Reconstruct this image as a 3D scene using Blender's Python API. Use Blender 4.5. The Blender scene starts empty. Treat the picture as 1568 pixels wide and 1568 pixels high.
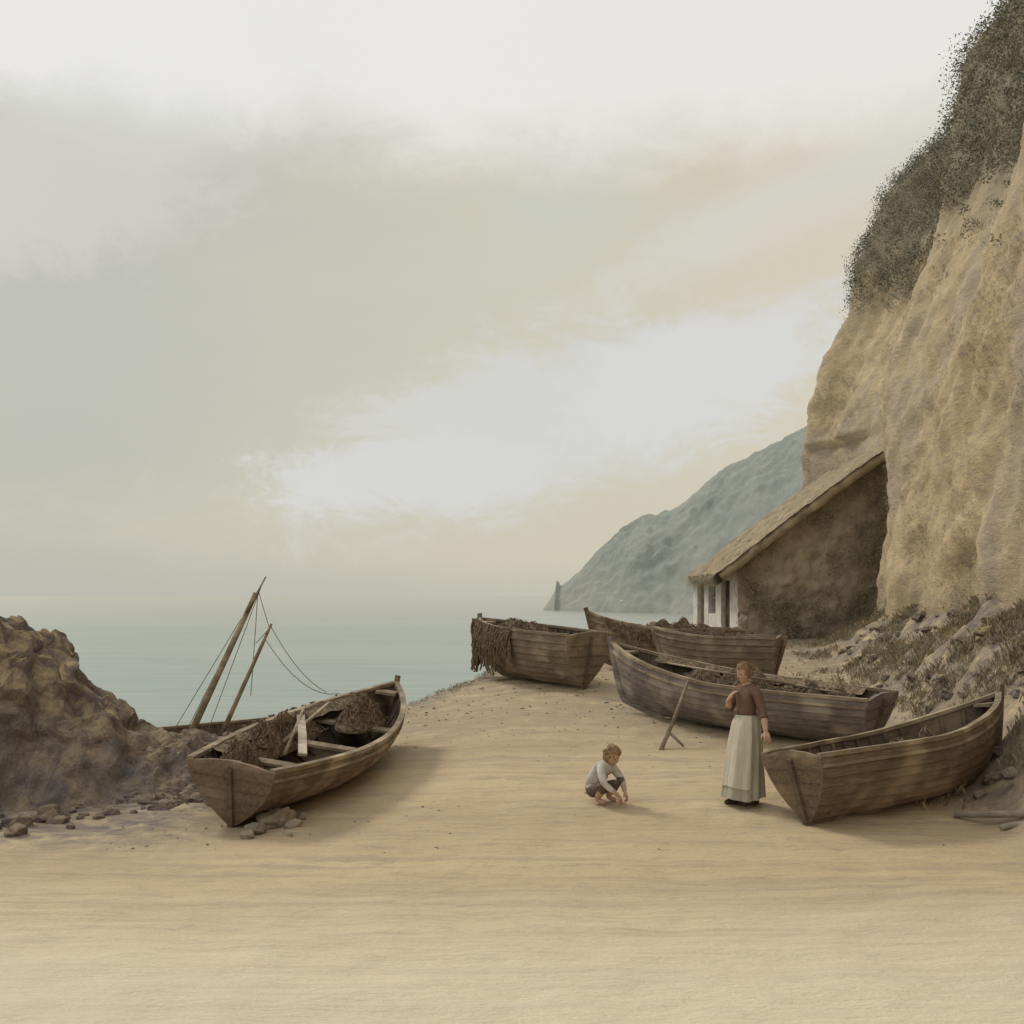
import bpy, math, random
from mathutils import Vector, Matrix, noise, Euler
random.seed(7)
R=math.radians
sc=bpy.context.scene
sc.view_settings.view_transform='Standard'
sc.view_settings.look='None'
sc.view_settings.exposure=0
F=1700.0
# ------------------------------------------------------------ helpers
def clamp(a,lo=0.,hi=1.): return max(lo,min(hi,a))
def lerp(a,b,t): return a+(b-a)*t
def sm(a,b,x):
    t=clamp((x-a)/(b-a)); return t*t*(3-2*t)
def interp(pts,x):
    if x<=pts[0][0]: return pts[0][1]
    for (a,b),(c,d) in zip(pts,pts[1:]):
        if x<=c: return lerp(b,d,(x-a)/(c-a))
    return pts[-1][1]
def N(x,y,z=0.): return noise.noise(Vector((x,y,z)))
def fbm(x,y,z=0.,o=4):
    s=0;a=1;f=1
    for i in range(o):
        s+=a*N(x*f,y*f,z*f+i*7.3); a*=.5; f*=2.03
    return s
def mesh_obj(name,verts,faces,mat=None,parent=None,smooth=False,loc=None):
    me=bpy.data.meshes.new(name); me.from_pydata([tuple(v) for v in verts],[],faces); me.update()
    ob=bpy.data.objects.new(name,me); sc.collection.objects.link(ob)
    if mat is not None:
        for m in (mat if isinstance(mat,(list,tuple)) else [mat]): me.materials.append(m)
    if smooth:
        me.polygons.foreach_set('use_smooth',[True]*len(me.polygons))
    if parent is not None: ob.parent=parent
    if loc is not None: ob.location=loc
    return ob
def empty(name,loc=(0,0,0),rot=(0,0,0)):
    e=bpy.data.objects.new(name,None); sc.collection.objects.link(e)
    e.location=loc; e.rotation_euler=rot; e.empty_display_size=.2
    return e
class MB:
    def __init__(s): s.v=[]; s.f=[]
    def add(s,v,f):
        o=len(s.v); s.v+=[Vector(p) for p in v]; s.f+=[tuple(i+o for i in q) for q in f]
    def box(s,c,size,M=None):
        x,y,z=[q/2 for q in size]
        v=[Vector((sx*x,sy*y,sz*z)) for sz in(-1,1) for sy in(-1,1) for sx in(-1,1)]
        if M is not None: v=[M@p for p in v]
        v=[p+Vector(c) for p in v]
        s.add(v,[(0,2,3,1),(4,5,7,6),(0,1,5,4),(2,6,7,3),(0,4,6,2),(1,3,7,5)])
    def tube(s,pts,rs,n=7,flat=1.0):
        pts=[Vector(p) for p in pts]
        if not isinstance(rs,(list,tuple)): rs=[rs]*len(pts)
        v=[];f=[]
        for i,p in enumerate(pts):
            d=(pts[min(i+1,len(pts)-1)]-pts[max(i-1,0)]).normalized()
            up=Vector((0,0,1)) if abs(d.z)<.9 else Vector((1,0,0))
            a=d.cross(up).normalized(); b=a.cross(d)
            for k in range(n):
                t=2*math.pi*k/n
                v.append(p+a*math.cos(t)*rs[i]+b*math.sin(t)*rs[i]*flat)
        for i in range(len(pts)-1):
            for k in range(n):
                f.append((i*n+k,i*n+(k+1)%n,(i+1)*n+(k+1)%n,(i+1)*n+k))
        f.append(tuple(range(n-1,-1,-1))); f.append(tuple((len(pts)-1)*n+k for k in range(n)))
        s.add(v,f)
    def sweep(s,pts,w,h,side=None):
        pts=[Vector(p) for p in pts]; v=[];f=[]
        for i,p in enumerate(pts):
            d=(pts[min(i+1,len(pts)-1)]-pts[max(i-1,0)]).normalized()
            a=Vector(side) if side else d.cross(Vector((0,0,1))).normalized()
            b=a.cross(d).normalized()
            for sx,sy in((-1,-1),(1,-1),(1,1),(-1,1)):
                v.append(p+a*sx*w/2+b*sy*h/2)
        for i in range(len(pts)-1):
            for k in range(4):
                f.append((i*4+k,i*4+(k+1)%4,(i+1)*4+(k+1)%4,(i+1)*4+k))
        n=(len(pts)-1)*4
        f.append((3,2,1,0)); f.append((n,n+1,n+2,n+3))
        s.add(v,f)
    def rock(s,c,r,seed=0,sub=2,sq=(1,1,.7)):
        v,f=ICO[sub]
        rn=random.Random(seed); pl=[]
        for _ in range(9):
            d=Vector((rn.gauss(0,1),rn.gauss(0,1),rn.gauss(0,1))).normalized(); pl.append((d,rn.uniform(.45,.8)))
        a=rn.uniform(0,3.1); ca,sa=math.cos(a),math.sin(a); ex=rn.uniform(.8,1.4)
        out=[]
        for p in v:
            p=p.copy()
            for d,l in pl:
                k=p.dot(d)-l
                if k>0: p-=d*k*.9
            if sub>1: p*=1+.22*fbm(p.x*2+seed,p.y*2,p.z*2,3)
            x,y=p.x*sq[0]*ex,p.y*sq[1]
            out.append(Vector(((x*ca-y*sa)*r,(x*sa+y*ca)*r,p.z*sq[2]*r))+Vector(c))
        s.add(out,f)
    def obj(s,name,mat,parent=None,smooth=False): return mesh_obj(name,s.v,s.f,mat,parent,smooth)
import bmesh
ICO={}
for k in(1,2,3,4):
    bm=bmesh.new(); bmesh.ops.create_icosphere(bm,subdivisions=k,radius=1)
    ICO[k]=([v.co.copy() for v in bm.verts],[tuple(v.index for v in f.verts) for f in bm.faces]); bm.free()

# ------------------------------------------------------------ materials
def newmat(name):
    m=bpy.data.materials.new(name); m.use_nodes=True
    nt=m.node_tree; b=nt.nodes['Principled BSDF']
    b.inputs['Roughness'].default_value=.9
    b.inputs['Specular IOR Level'].default_value=.12
    return m,nt,b
def tex(nt,scale,stretch=(1,1,1),rot=(0,0,0),detail=4,rough=.6,coord='Object',dist=0.):
    tc=nt.nodes.new('ShaderNodeTexCoord'); mp=nt.nodes.new('ShaderNodeMapping')
    mp.vector_type='POINT'
    mp.inputs['Scale'].default_value=stretch; mp.inputs['Rotation'].default_value=rot
    nt.links.new(tc.outputs[coord],mp.inputs['Vector'])
    n=nt.nodes.new('ShaderNodeTexNoise'); n.inputs['Scale'].default_value=scale
    n.inputs['Detail'].default_value=detail; n.inputs['Roughness'].default_value=rough
    n.inputs['Distortion'].default_value=dist
    nt.links.new(mp.outputs[0],n.inputs['Vector'])
    return n.outputs['Fac']
def ramp(nt,fac,stops):
    r=nt.nodes.new('ShaderNodeValToRGB'); e=r.color_ramp.elements
    while len(e)<len(stops): e.new(.5)
    for el,(p,c) in zip(e,stops):
        el.position=p; el.color=(c[0],c[1],c[2],1)
    nt.links.new(fac,r.inputs[0]); return r.outputs[0]
def mix(nt,fac,a,b,mode='MIX'):
    m=nt.nodes.new('ShaderNodeMix'); m.data_type='RGBA'; m.blend_type=mode
    for s,i in((fac,0),(a,6),(b,7)):
        if isinstance(s,(int,float)): m.inputs[i].default_value=s
        elif isinstance(s,tuple): m.inputs[i].default_value=(s[0],s[1],s[2],1)
        else: nt.links.new(s,m.inputs[i])
    return m.outputs[2]
def mth(nt,op,a,b=0.,c=None):
    m=nt.nodes.new('ShaderNodeMath'); m.operation=op
    for i,s in enumerate((a,b,c)):
        if s is None: continue
        if isinstance(s,(int,float)): m.inputs[i].default_value=s
        else: nt.links.new(s,m.inputs[i])
    return m.outputs[0]
def mrange(nt,v,a,b,c=0.,d=1.):
    m=nt.nodes.new('ShaderNodeMapRange'); m.interpolation_type='SMOOTHSTEP'
    nt.links.new(v,m.inputs[0])
    for i,s in zip((1,2,3,4),(a,b,c,d)): m.inputs[i].default_value=s
    return m.outputs[0]
def bump(nt,b,h,strength=.4,dist=.02):
    n=nt.nodes.new('ShaderNodeBump'); n.inputs['Strength'].default_value=strength
    n.inputs['Distance'].default_value=dist
    nt.links.new(h,n.inputs['Height']); nt.links.new(n.outputs[0],b.inputs['Normal'])
def objxyz(nt):
    tc=nt.nodes.new('ShaderNodeTexCoord'); sp=nt.nodes.new('ShaderNodeSeparateXYZ'); nt.links.new(tc.outputs['Object'],sp.inputs[0]); return sp.outputs
def simple(name,c1,c2,scale=6,stretch=(1,1,1),bs=.4,bd=.01,rough=.9,c3=None):
    m,nt,b=newmat(name); t=tex(nt,scale,stretch)
    st=[(.3,c1),(.7,c2)] if c3 is None else [(.28,c1),(.5,c2),(.72,c3)]
    nt.links.new(ramp(nt,t,st),b.inputs['Base Color'])
    bump(nt,b,t,bs,bd); b.inputs['Roughness'].default_value=rough
    return m
def wood(name,dark,mid,light):
    m,nt,b=newmat(name)
    g=tex(nt,9,(.35,3,5),detail=5,rough=.7)
    l=tex(nt,1.6,(1,1,1.5),detail=2)
    c=ramp(nt,g,[(.3,dark),(.5,mid),(.72,light)])
    c=mix(nt,mrange(nt,l,.42,.68),c,tuple(x*1.35 for x in light))
    c=mix(nt,mrange(nt,tex(nt,2.3,detail=4),.5,.68,0,.6),c,dark)
    nt.links.new(c,b.inputs['Base Color']); bump(nt,b,g,.6,.012)
    return m
W_brown=wood('weathered_brown_planks',(.115,.084,.06),(.185,.137,.098),(.26,.20,.143))
W_grey=wood('weathered_grey_planks',(.125,.107,.105),(.195,.17,.158),(.28,.245,.215))
W_mid=wood('tarred_planks',(.145,.112,.082),(.22,.173,.127),(.30,.243,.18))
W_in=wood('inner_planks',(.08,.06,.044),(.135,.102,.074),(.20,.157,.112))
W_rail=wood('worn_rail',(.15,.118,.083),(.235,.188,.132),(.35,.29,.205))
W_pale=wood('bleached_timber',(.2,.17,.135),(.31,.27,.215),(.42,.37,.30))
M_net=simple('fishing_net',(.085,.062,.045),(.20,.15,.103),22,(1,1,1),1,.03,c3=(.35,.275,.18))
M_rope=simple('rope',(.12,.09,.06),(.25,.2,.14),20)
M_stone=simple('grey_stone',(.17,.14,.11),(.28,.235,.18),5,(1,1,1),.8,.03,c3=(.40,.34,.25))

def sand():
    m,nt,b=newmat('sand')
    g=tex(nt,.35,(.5,1.3,1),detail=3)
    c=ramp(nt,g,[(.3,(.51,.40,.255)),(.5,(.61,.485,.305)),(.72,(.68,.55,.36))])
    s=tex(nt,1.8,(.12,2.6,1),detail=5,rough=.68)
    c=mix(nt,mrange(nt,s,.44,.66,0,.6),c,(.42,.335,.25))
    c=mix(nt,mrange(nt,s,.28,.42,.4,0),c,(.72,.59,.40))
    p=tex(nt,4.5,(.6,1.4,1),detail=6,rough=.78)
    c=mix(nt,mrange(nt,p,.50,.68,0,.65),c,(.39,.32,.255))
    c=mix(nt,mrange(nt,p,.28,.43,.5,0),c,(.76,.64,.45))
    f=tex(nt,55,detail=3,rough=.8)
    c=mix(nt,mrange(nt,f,.35,.65,0,.3),c,(.38,.30,.21))
    o=objxyz(nt)
    yy=mth(nt,'ADD',o[1],mth(nt,'MULTIPLY',mth(nt,'ADD',g,mth(nt,'MULTIPLY',s,.6)),3.0))
    c=mix(nt,mrange(nt,yy,9.0,12.6,.62,0),c,(.80,.73,.59))
    at=nt.nodes.new('ShaderNodeAttribute'); at.attribute_name='scrub'
    sc2=mth(nt,'MULTIPLY',at.outputs['Fac'],mrange(nt,tex(nt,1.9,(1,1,1),detail=6,rough=.75),.32,.54))
    c=mix(nt,sc2,c,mix(nt,mrange(nt,p,.4,.6),(.19,.165,.15),(.34,.28,.205)))
    nt.links.new(c,b.inputs['Base Color'])
    h=mth(nt,'ADD',p,mth(nt,'MULTIPLY',s,.8)); bump(nt,b,h,.8,.06)
    return m
M_sand=sand()
def cliffmat():
    m,nt,b=newmat('cliff_earth')
    st=tex(nt,1.5,(1,.75,1.15),(R(35),0,0),detail=6,rough=.72,dist=.5)
    c=ramp(nt,st,[(.3,(.36,.28,.185)),(.45,(.49,.385,.24)),(.58,(.60,.475,.30)),(.75,(.68,.56,.37))])
    g=tex(nt,.3,(1,1.2,.6),detail=4)
    c=mix(nt,mrange(nt,g,.47,.62,0,.5),c,(.40,.345,.31))
    fine=tex(nt,7,(1,.4,1.5),(R(52),0,0),detail=5,rough=.8)
    c=mix(nt,mrange(nt,fine,.50,.64,0,.65),c,(.35,.295,.26))
    c=mix(nt,mrange(nt,fine,.3,.47,.5,0),c,(.76,.62,.39))
    o=objxyz(nt)
    mid=tex(nt,.6,detail=5,rough=.7)
    zz=mth(nt,'ADD',o[2],mth(nt,'MULTIPLY',mth(nt,'SUBTRACT',mid,.5),9.))
    zz=mth(nt,'ADD',zz,mrange(nt,o[1],20,32,1.2,0))
    veg=mix(nt,mrange(nt,fine,.35,.6),(.17,.158,.12),(.35,.30,.215))
    c=mix(nt,mrange(nt,zz,10.2,14.2,0,.92),c,veg)
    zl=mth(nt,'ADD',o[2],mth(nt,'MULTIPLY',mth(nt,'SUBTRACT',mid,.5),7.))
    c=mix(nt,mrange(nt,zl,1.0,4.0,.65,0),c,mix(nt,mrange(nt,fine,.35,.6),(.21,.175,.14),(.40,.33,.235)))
    nt.links.new(c,b.inputs['Base Color'])
    bump(nt,b,mth(nt,'ADD',st,mth(nt,'MULTIPLY',fine,.9)),.8,.08)
    return m
M_cliff=cliffmat()
def rockmat():
    m,nt,b=newmat('shore_rock')
    a=tex(nt,2.6,(1,1,1),detail=6,rough=.75,dist=.3)
    c=ramp(nt,a,[(.32,(.095,.078,.07)),(.45,(.17,.137,.12)),(.58,(.26,.205,.15)),(.72,(.36,.285,.195))])
    d=tex(nt,.9,detail=3); c=mix(nt,mrange(nt,d,.46,.62,0,.6),c,(.18,.168,.168))
    e=tex(nt,11,detail=4,rough=.8); c=mix(nt,mrange(nt,e,.5,.66,0,.6),c,(.1,.088,.068))
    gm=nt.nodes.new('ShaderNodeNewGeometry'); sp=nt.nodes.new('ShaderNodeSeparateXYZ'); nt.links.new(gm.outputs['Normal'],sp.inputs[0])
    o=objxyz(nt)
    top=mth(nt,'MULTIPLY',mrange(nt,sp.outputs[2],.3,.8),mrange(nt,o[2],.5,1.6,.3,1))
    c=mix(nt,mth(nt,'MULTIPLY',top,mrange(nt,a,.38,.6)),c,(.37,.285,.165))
    nt.links.new(c,b.inputs['Base Color']); bump(nt,b,mth(nt,'ADD',a,mth(nt,'MULTIPLY',e,.4)),.8,.08)
    return m
M_rock=rockmat()
def headmat():
    m,nt,b=newmat('hazy_headland')
    a=tex(nt,.06,(1,1,1.3),detail=5,rough=.7)
    c=ramp(nt,a,[(.3,(.26,.29,.27)),(.5,(.29,.32,.295)),(.7,(.35,.36,.325))])  # aerial haze baked into these bleached base colours
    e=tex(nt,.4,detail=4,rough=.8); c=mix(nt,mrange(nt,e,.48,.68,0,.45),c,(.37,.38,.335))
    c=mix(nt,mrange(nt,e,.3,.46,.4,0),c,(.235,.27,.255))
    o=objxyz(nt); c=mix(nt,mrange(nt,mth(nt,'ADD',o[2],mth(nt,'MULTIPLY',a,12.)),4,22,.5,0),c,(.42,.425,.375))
    nt.links.new(c,b.inputs['Base Color']); bump(nt,b,e,.4,1.0); return m
M_head=headmat()
def seamat():
    m,nt,b=newmat('sea_water')
    a=tex(nt,.9,(.12,1.0,1),detail=5,rough=.65)
    a2=tex(nt,.02,(.3,1.0,1),detail=3)
    c=ramp(nt,a,[(.32,(.19,.255,.235)),(.68,(.30,.355,.315))])
    c=mix(nt,mrange(nt,a2,.4,.65,0,.4),c,(.35,.38,.325))
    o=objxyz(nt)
    c=mix(nt,mrange(nt,mth(nt,'LOGARITHM',mth(nt,'MAXIMUM',o[1],20.),10.),1.7,3.1,0,.9),c,(.41,.405,.335))  # distance haze painted into the water colour, paler towards the horizon
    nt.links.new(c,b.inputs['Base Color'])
    b.inputs['Roughness'].default_value=.4; b.inputs['Specular IOR Level'].default_value=.4
    bump(nt,b,a,.35,.12); return m
M_sea=seamat()

# ------------------------------------------------------------ terrain
def cliff_off(y):
    if y<38: return interp([(-30,-4.5),(8,-3.3),(16,-2.5),(24,-1.3),(29,-.5),(31.3,.9),(36.5,.9),(38,.1)],y)
    return .1+(y-38)**1.5*.25
def crest(x):
    return interp([(-60,16),(-8,16.5),(-4,18),(-2.4,19.5),(-1.6,21.2),(-.9,23),(0,26),(3,31),(5,42),(9,44),(60,70)],x)
def ground(x,y,detail=False):
    s=interp([(-6,.02),(-3,.035),(-1.5,.06),(0,.08),(3,.08),(8,.085)],x)
    z=s*clamp(y-12,0,10)+s*.5*clamp(y-22,0,14)
    cb=10+cliff_off(y)
    hh=interp([(10,1.9),(18,1.9),(26,1.1),(30,.7)],y)
    z+=sm(cb-1.9,cb+.4,x)*hh
    z-=clamp(y-crest(x),0,60)*.33
    z-=sm(0,1.2,y-crest(x))*.05
    z=max(z,-6)
    z+=.05*N(x*.35,y*.35,3)*sm(4,8,y)
    if detail:
        z+=.026*fbm(x*1.6,y*2.2,1,3)
        z+=.05*max(0,N(x*.8+9,y*.8,5))*sm(13,16,y)
        z+=.25*sm(cb-1.7,cb-.4,x)*fbm(x*1.5,y*1.5,8,3)
        z+=.07*max(0,fbm(x*1.8,y*1.8,4,3))*math.exp(-((y-crest(x)+.5)/.9)**2)
        # scuffed footprints and hollows around the figures
        if 9<y<17 and -2<x<5: 
            c=noise.voronoi(Vector((x*2.6,y*2.2,0)),distance_metric='DISTANCE')[0][0]
            z-=.022*sm(.32,.1,c)*sm(-.15,.25,N(x*.6,y*.6,14))
    return z
def axis(segs):
    out=[]
    for a,b,st in segs:
        n=int(round((b-a)/st)); out+=[a+(b-a)*i/n for i in range(n)]
    out.append(segs[-1][1]); return out
xs=axis([(-300,-60,40),(-60,-14,2),(-14,-7,.4),(-7,9,.08),(9,14,.5),(14,60,3),(60,300,40)])
ys=axis([(-60,0,6),(0,6,.5),(6,26,.08),(26,46,.4),(46,120,6)])
v=[];f=[];scr=[]
for y in ys:
    for x in xs:
        v.append((x,y,ground(x,y,True)))
        cb=10+cliff_off(y)
        a=sm(cb-2.6,cb-.6,x)*.85 + sm(-2.2,-4.2,x-.4*N(y,x))*sm(9.7,12.2,y)*1.1 + sm(21,30,y)*.5*sm(-2,1,x)
        a+= .8*sm(-1.9,0,y-crest(x)) + .4*sm(14.5,18,y)
        a+= .8*math.exp(-((x-6.3)/1.0)**2-((y-12.6)/.5)**2)
        scr.append(clamp(a))
nx=len(xs)
for j in range(len(ys)-1):
    for i in range(nx-1):
        a=j*nx+i; f.append((a,a+1,a+nx+1,a+nx))
beach=mesh_obj('sandy_beach',v,f,M_sand,smooth=True)
at=beach.data.attributes.new('scrub','FLOAT','POINT'); at.data.foreach_set('value',scr)

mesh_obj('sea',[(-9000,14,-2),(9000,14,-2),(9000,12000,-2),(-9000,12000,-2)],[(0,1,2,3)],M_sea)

# cliff
prof=[(-.5,9.7),(1,10),(4,10.05),(7,10.15),(9,10.6),(10.6,11.15),(12,11.75),(14,12.1),(16.4,13.0),(17.6,14.2),(18.6,16.2),(19.6,20),(21,30),(23,60)]
ps=[]
for (a,b),(c,d) in zip(prof,prof[1:]):
    n=max(2,int(math.hypot(c-a,d-b)/.15)) if d<21 else 8
    for i in range(n): ps.append((lerp(a,c,i/n),lerp(b,d,i/n)))
ps.append(prof[-1])
cy=axis([(-20,6,2),(6,42,.15),(42,90,1.5)])
def cliffpt(y,z,x):
    X=x+cliff_off(y)
    d=.7*N(y*.2,z*.07,2.)+.28*fbm(y*.5,z*.22,11,3)+.10*fbm(y*1.3+z*1.3,z*1.3,4,4)+.05*fbm(y*5+z*3,z*5,9,3)
    c=noise.voronoi(Vector((y*.9+z*.5,z*.8,.4*N(y,z))),distance_metric='DISTANCE')[0]
    d+=.07*(c[1]-c[0])
    k=sm(0,2.5,z)
    d-=.45*k*abs(N(y*.35+z*.12,z*.2,31))
    zz=z+.3*N(y*.3,x*.3,8)*sm(14,17,z)+1.2*N(y*.12,3,5)*sm(8,18,z)
    q=.35+.65*k
    if 31<y<38 and z<7.5: q*=.4
    return Vector((X+d*q,y+.15*N(z,y*.5,4),zz))
v=[];f=[]
for y in cy:
    for z,x in ps: v.append(cliffpt(y,z,x))
n=len(ps)
for j in range(len(cy)-1):
    for i in range(n-1):
        a=j*n+i; f.append((a,a+1,a+n+1,a+n))
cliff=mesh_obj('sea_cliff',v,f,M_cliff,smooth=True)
cliffv=v
M_leaf=simple('shrub_foliage',(.135,.135,.105),(.22,.21,.16),1.2,c3=(.34,.305,.22),bs=.1)
mb_v=[];mb_f=[]
def leaf(p,s,flat=.5):
    a=Vector((random.gauss(0,1),random.gauss(0,1),random.gauss(0,1))).normalized()
    b=a.cross(Vector((random.gauss(0,1),random.gauss(0,1),random.gauss(0,1)))).normalized()
    o=len(mb_v)
    mb_v.extend([p-a*s,p+b*s*flat,p+a*s,p-b*s*flat]); mb_f.append((o,o+1,o+2,o+3))
cnt=0
cands=[p for p in cliffv if 12<p.y<41 and p.z>7.0 and p.x<22]
random.shuffle(cands)
def gs(r): return clamp(random.gauss(0,r*.55),-r,r)
for p in cands:
    lim=12.2+2.2*N(p.y*.3,p.x*.4,6)-sm(32,19,p.y)*1.7
    if p.z<lim:
        if random.random()>.07*sm(lim-2.,lim,p.z): continue
    cl=N(p.y*.8,p.z*.8,3)
    if cl<-.1 and random.random()<.7: continue
    r=random.uniform(.14,.32)*(1+1.1*cl)*(.6 if p.z<lim else 1)
    c=p+Vector((-.10,-.05,.08))
    for _ in range(24):
        q=c+Vector((gs(r),gs(r),gs(r)))
        leaf(q,random.uniform(.02,.055),.4)
    cnt+=1
    if cnt>8500: break
mesh_obj('cliff_top_shrubs',mb_v,mb_f,M_leaf)
M_grass=simple('dry_grass',(.19,.165,.115),(.31,.255,.17),4,c3=(.44,.365,.235),bs=.1)
gv=[];gf=[]
def tuft(x,y,z,h,n=9):
    for _ in range(n):
        a=random.uniform(0,6.28); dx,dy=math.cos(a),math.sin(a); l=h*random.uniform(.5,1.2); w=.005+.003*l
        bx,by=x+random.gauss(0,.05),y+random.gauss(0,.05); b=random.uniform(.1,.8)*l
        o=len(gv)
        gv.extend([(bx-dy*w,by+dx*w,z-.02),(bx+dy*w,by-dx*w,z-.02),(bx+dx*b*.5,by+dy*b*.5,z+l*.7),(bx+dx*b,by+dy*b,z+l*.85)])
        gf.extend([(o,o+1,o+2),(o,o+2,o+3)])
for _ in range(6500):
    y=random.uniform(12.5,31); cb=10+cliff_off(y); x=cb-abs(random.gauss(0,1.0))+.3
    if N(x*.8,y*.8,2)<.0: continue
    tuft(x,y,ground(x,y,True),random.uniform(.05,.17))
for _ in range(900):
    x=random.uniform(-6,3); y=crest(x)-abs(random.gauss(0,.35))+.2
    if N(x*1.3,y,7)<.0: continue
    tuft(x,y,ground(x,y,True),random.uniform(.03,.07),6)
for p in random.sample([p for p in cliffv if 10<p.y<38 and 1<p.z<11],9000):
    if N(p.y*.4,p.z*.5,12)+.12*N(p.y*2,p.z*2,1)<.05: continue
    for _ in range(4):
        o=len(gv); l=random.uniform(.08,.2); dz=-random.uniform(.3,1)
        q=Vector(p)+Vector((-.03,random.gauss(0,.1),random.gauss(0,.1))); e=q+Vector((-l*.5,-l*.5*random.random(),dz*l*.6))
        gv.extend([q+Vector((0,.012,0)),q-Vector((0,.012,0)),e]); gf.append((o,o+1,o+2))
mesh_obj('dry_grass',gv,gf,M_grass)

def pt(px,py,d): return Vector(((px-784)/F*d,d,2.5-(py-912)/F*d))
ridge=[pt(*q) for q in [(832,932,335),(842,918,334),(849,906,333),(853,890,332.5),(857,897,332),(866,892,330),(890,873,325),(912,845,320),(930,830,316),(955,806,310),(980,790,305),(1010,786,300),(1040,776,295),(1075,745,288),(1110,715,280),(1145,700,272),(1180,682,265),(1215,662,256),(1250,645,248),(1320,600,230),(1420,560,200)]]
rp=[]
for a,b in zip(ridge,ridge[1:]):
    n=max(2,int((b-a).length/.9))
    for i in range(n): rp.append(a.lerp(b,i/n))
rp.append(ridge[-1])
v=[];f=[];NR=64
for i,p in enumerate(rp):
    h=p.z+3
    p=p+Vector((0,0,.5*fbm(p.x*.5,p.y*.5,1,3)*min(1,h*.06)))
    for j in range(NR+12):
        if j<12:
            t=(12-j)/12; q=Vector((p.x+h*.5*t,p.y+h*.9*t,p.z-h*t**1.3)); e=t
        else:
            t=(j-12)/(NR-1); q=Vector((p.x-h*.12*t,p.y-h*.85*t,p.z-h*(.35*t+.65*t*t))); e=t
        am=min(h*.06,1.6)*sm(0,.2,e)
        g=fbm(q.x*.06,q.y*.06,q.z*.06,4)
        q+=Vector((-.6*g*am,-g*am,.55*fbm(q.x*.4,q.y*.4,q.z*.4,4)*min(1,h*.05)*2*sm(0,.1,e)))
        v.append(q)
n=NR+12
for i in range(len(rp)-1):
    for j in range(n-1):
        a=i*n+j; f.append((a,a+1,a+n+1,a+n))
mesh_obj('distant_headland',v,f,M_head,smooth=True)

# left rocks
sil=[(-9,2.35),(-6.7,2.1),(-6.25,2.0),(-6.05,1.75),(-5.75,1.66),(-5.6,1.3),(-5.4,1.12),(-5.1,.97),(-4.95,.6),(-4.5,.5),(-3.9,.42),(-3.3,.26),(-2.9,-.1)]
v=[];f=[]
rx=axis([(-14,-7.5,.2),(-7.5,-2.6,.032)]); ry=axis([(11.3,17.5,.042)])
def rockh(x,y):
    xw=x*14.3/max(12,min(y,16.5))
    h=interp(sil,lerp(x,xw,.8)+.12*N(x*3,y*3,9))
    y0=interp([(-9,11.8),(-5,12.7),(-4.2,13.6),(-2.8,14.8)],x)+.5*N(x*1.5,2,2)+.25*N(x*4,y,2)
    k=sm(y0,y0+1.9,y)*(1-sm(15.4,17.4,y))
    w=fbm(x*1.2,y*1.2,0,4)
    c=noise.voronoi(Vector((x*1.7+.5*w,y*1.5+.3*w,0)),distance_metric='DISTANCE')[0]
    c2=noise.voronoi(Vector((x*4.5+w,y*4.0,3)),distance_metric='DISTANCE')[0]
    rd=1-abs(N(x*2.6+w*.4,y*2.2,5))*2.2
    r=(h+.05)*(k**.75)
    am=min(1,h*.8+.15)
    r+=k*(1-k*.3)*(.3*w+.45*(c[1]-c[0])-.2+.14*rd+.2*(c2[1]-c2[0]))*am+.06*fbm(x*7,y*7,1,3)*min(1,k*3)
    return r
for y in ry:
    for x in rx:
        r=rockh(x,y); v.append((x+.12*N(x*4,y*4,r*4)*clamp(r),y-.12*r*N(x*2,r*3,4)-.1*clamp(r)*N(x*5,r*6,4),ground(x,y)-.09+r))
nx=len(rx)
for j in range(len(ry)-1):
    for i in range(nx-1):
        a=j*nx+i; f.append((a,a+1,a+nx+1,a+nx))
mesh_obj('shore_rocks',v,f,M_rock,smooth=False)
mb=MB()
for _ in range(230):
    x=random.uniform(-7.5,-3.1); y=interp([(-9,11.7),(-5,12.5),(-3.2,14.5)],x)+random.gauss(0,.5)
    r=random.choice((.04,.05,.07,.1,.15))*random.uniform(.8,1.3); mb.rock((x,y,ground(x,y)+r*.05),r,random.randint(0,9999),3)
for _ in range(110):
    x=random.uniform(-4.9,-2.9); y=crest(x)-random.uniform(0,2.8); r=random.uniform(.05,.2)
    mb.rock((x,y,ground(x,y)+r*.25),r,random.randint(0,9999),3)
for _ in range(110):
    y=random.uniform(12.5,26); cb=10+cliff_off(y); x=cb-random.uniform(0,1.5); r=random.uniform(.04,.16)
    mb.rock((x,y,ground(x,y,True)+r*.1),r,random.randint(0,9999),3)
mb.obj('boulders',M_rock)
mb=MB()
for (px,py,r) in [(425,1262,.2),(395,1275,.13),(450,1268,.1),(378,1284,.09),(440,1280,.07),(462,1256,.07),(1520,1232,.13),(1500,1238,.09),(1545,1236,.1),(1482,1240,.06)]:
    d=2.5*F/(py-912); x=(px-784)/F*d; mb.rock((x,d,ground(x,d)+r*.3),r,px,3)
mb.obj('prop_stones',M_stone)
mb=MB()
for _ in range(4200):
    y=random.uniform(10.8,25); x=random.uniform(-5.5,7.2)*y/15
    dens=.02+.4*max(0,N(x*.5,y*.5,21))+.7*sm(15,20,y)+.5*sm(-2,-4,x)
    if x>7 or random.random()>dens: continue
    r=abs(random.gauss(0,.008))+.006
    mb.rock((x,y,ground(x,y,True)+r*.1),r*(1+.7*sm(14,20,y)),random.randint(0,9999),1)
mb.obj('pebbles',M_stone,smooth=True)

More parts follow.
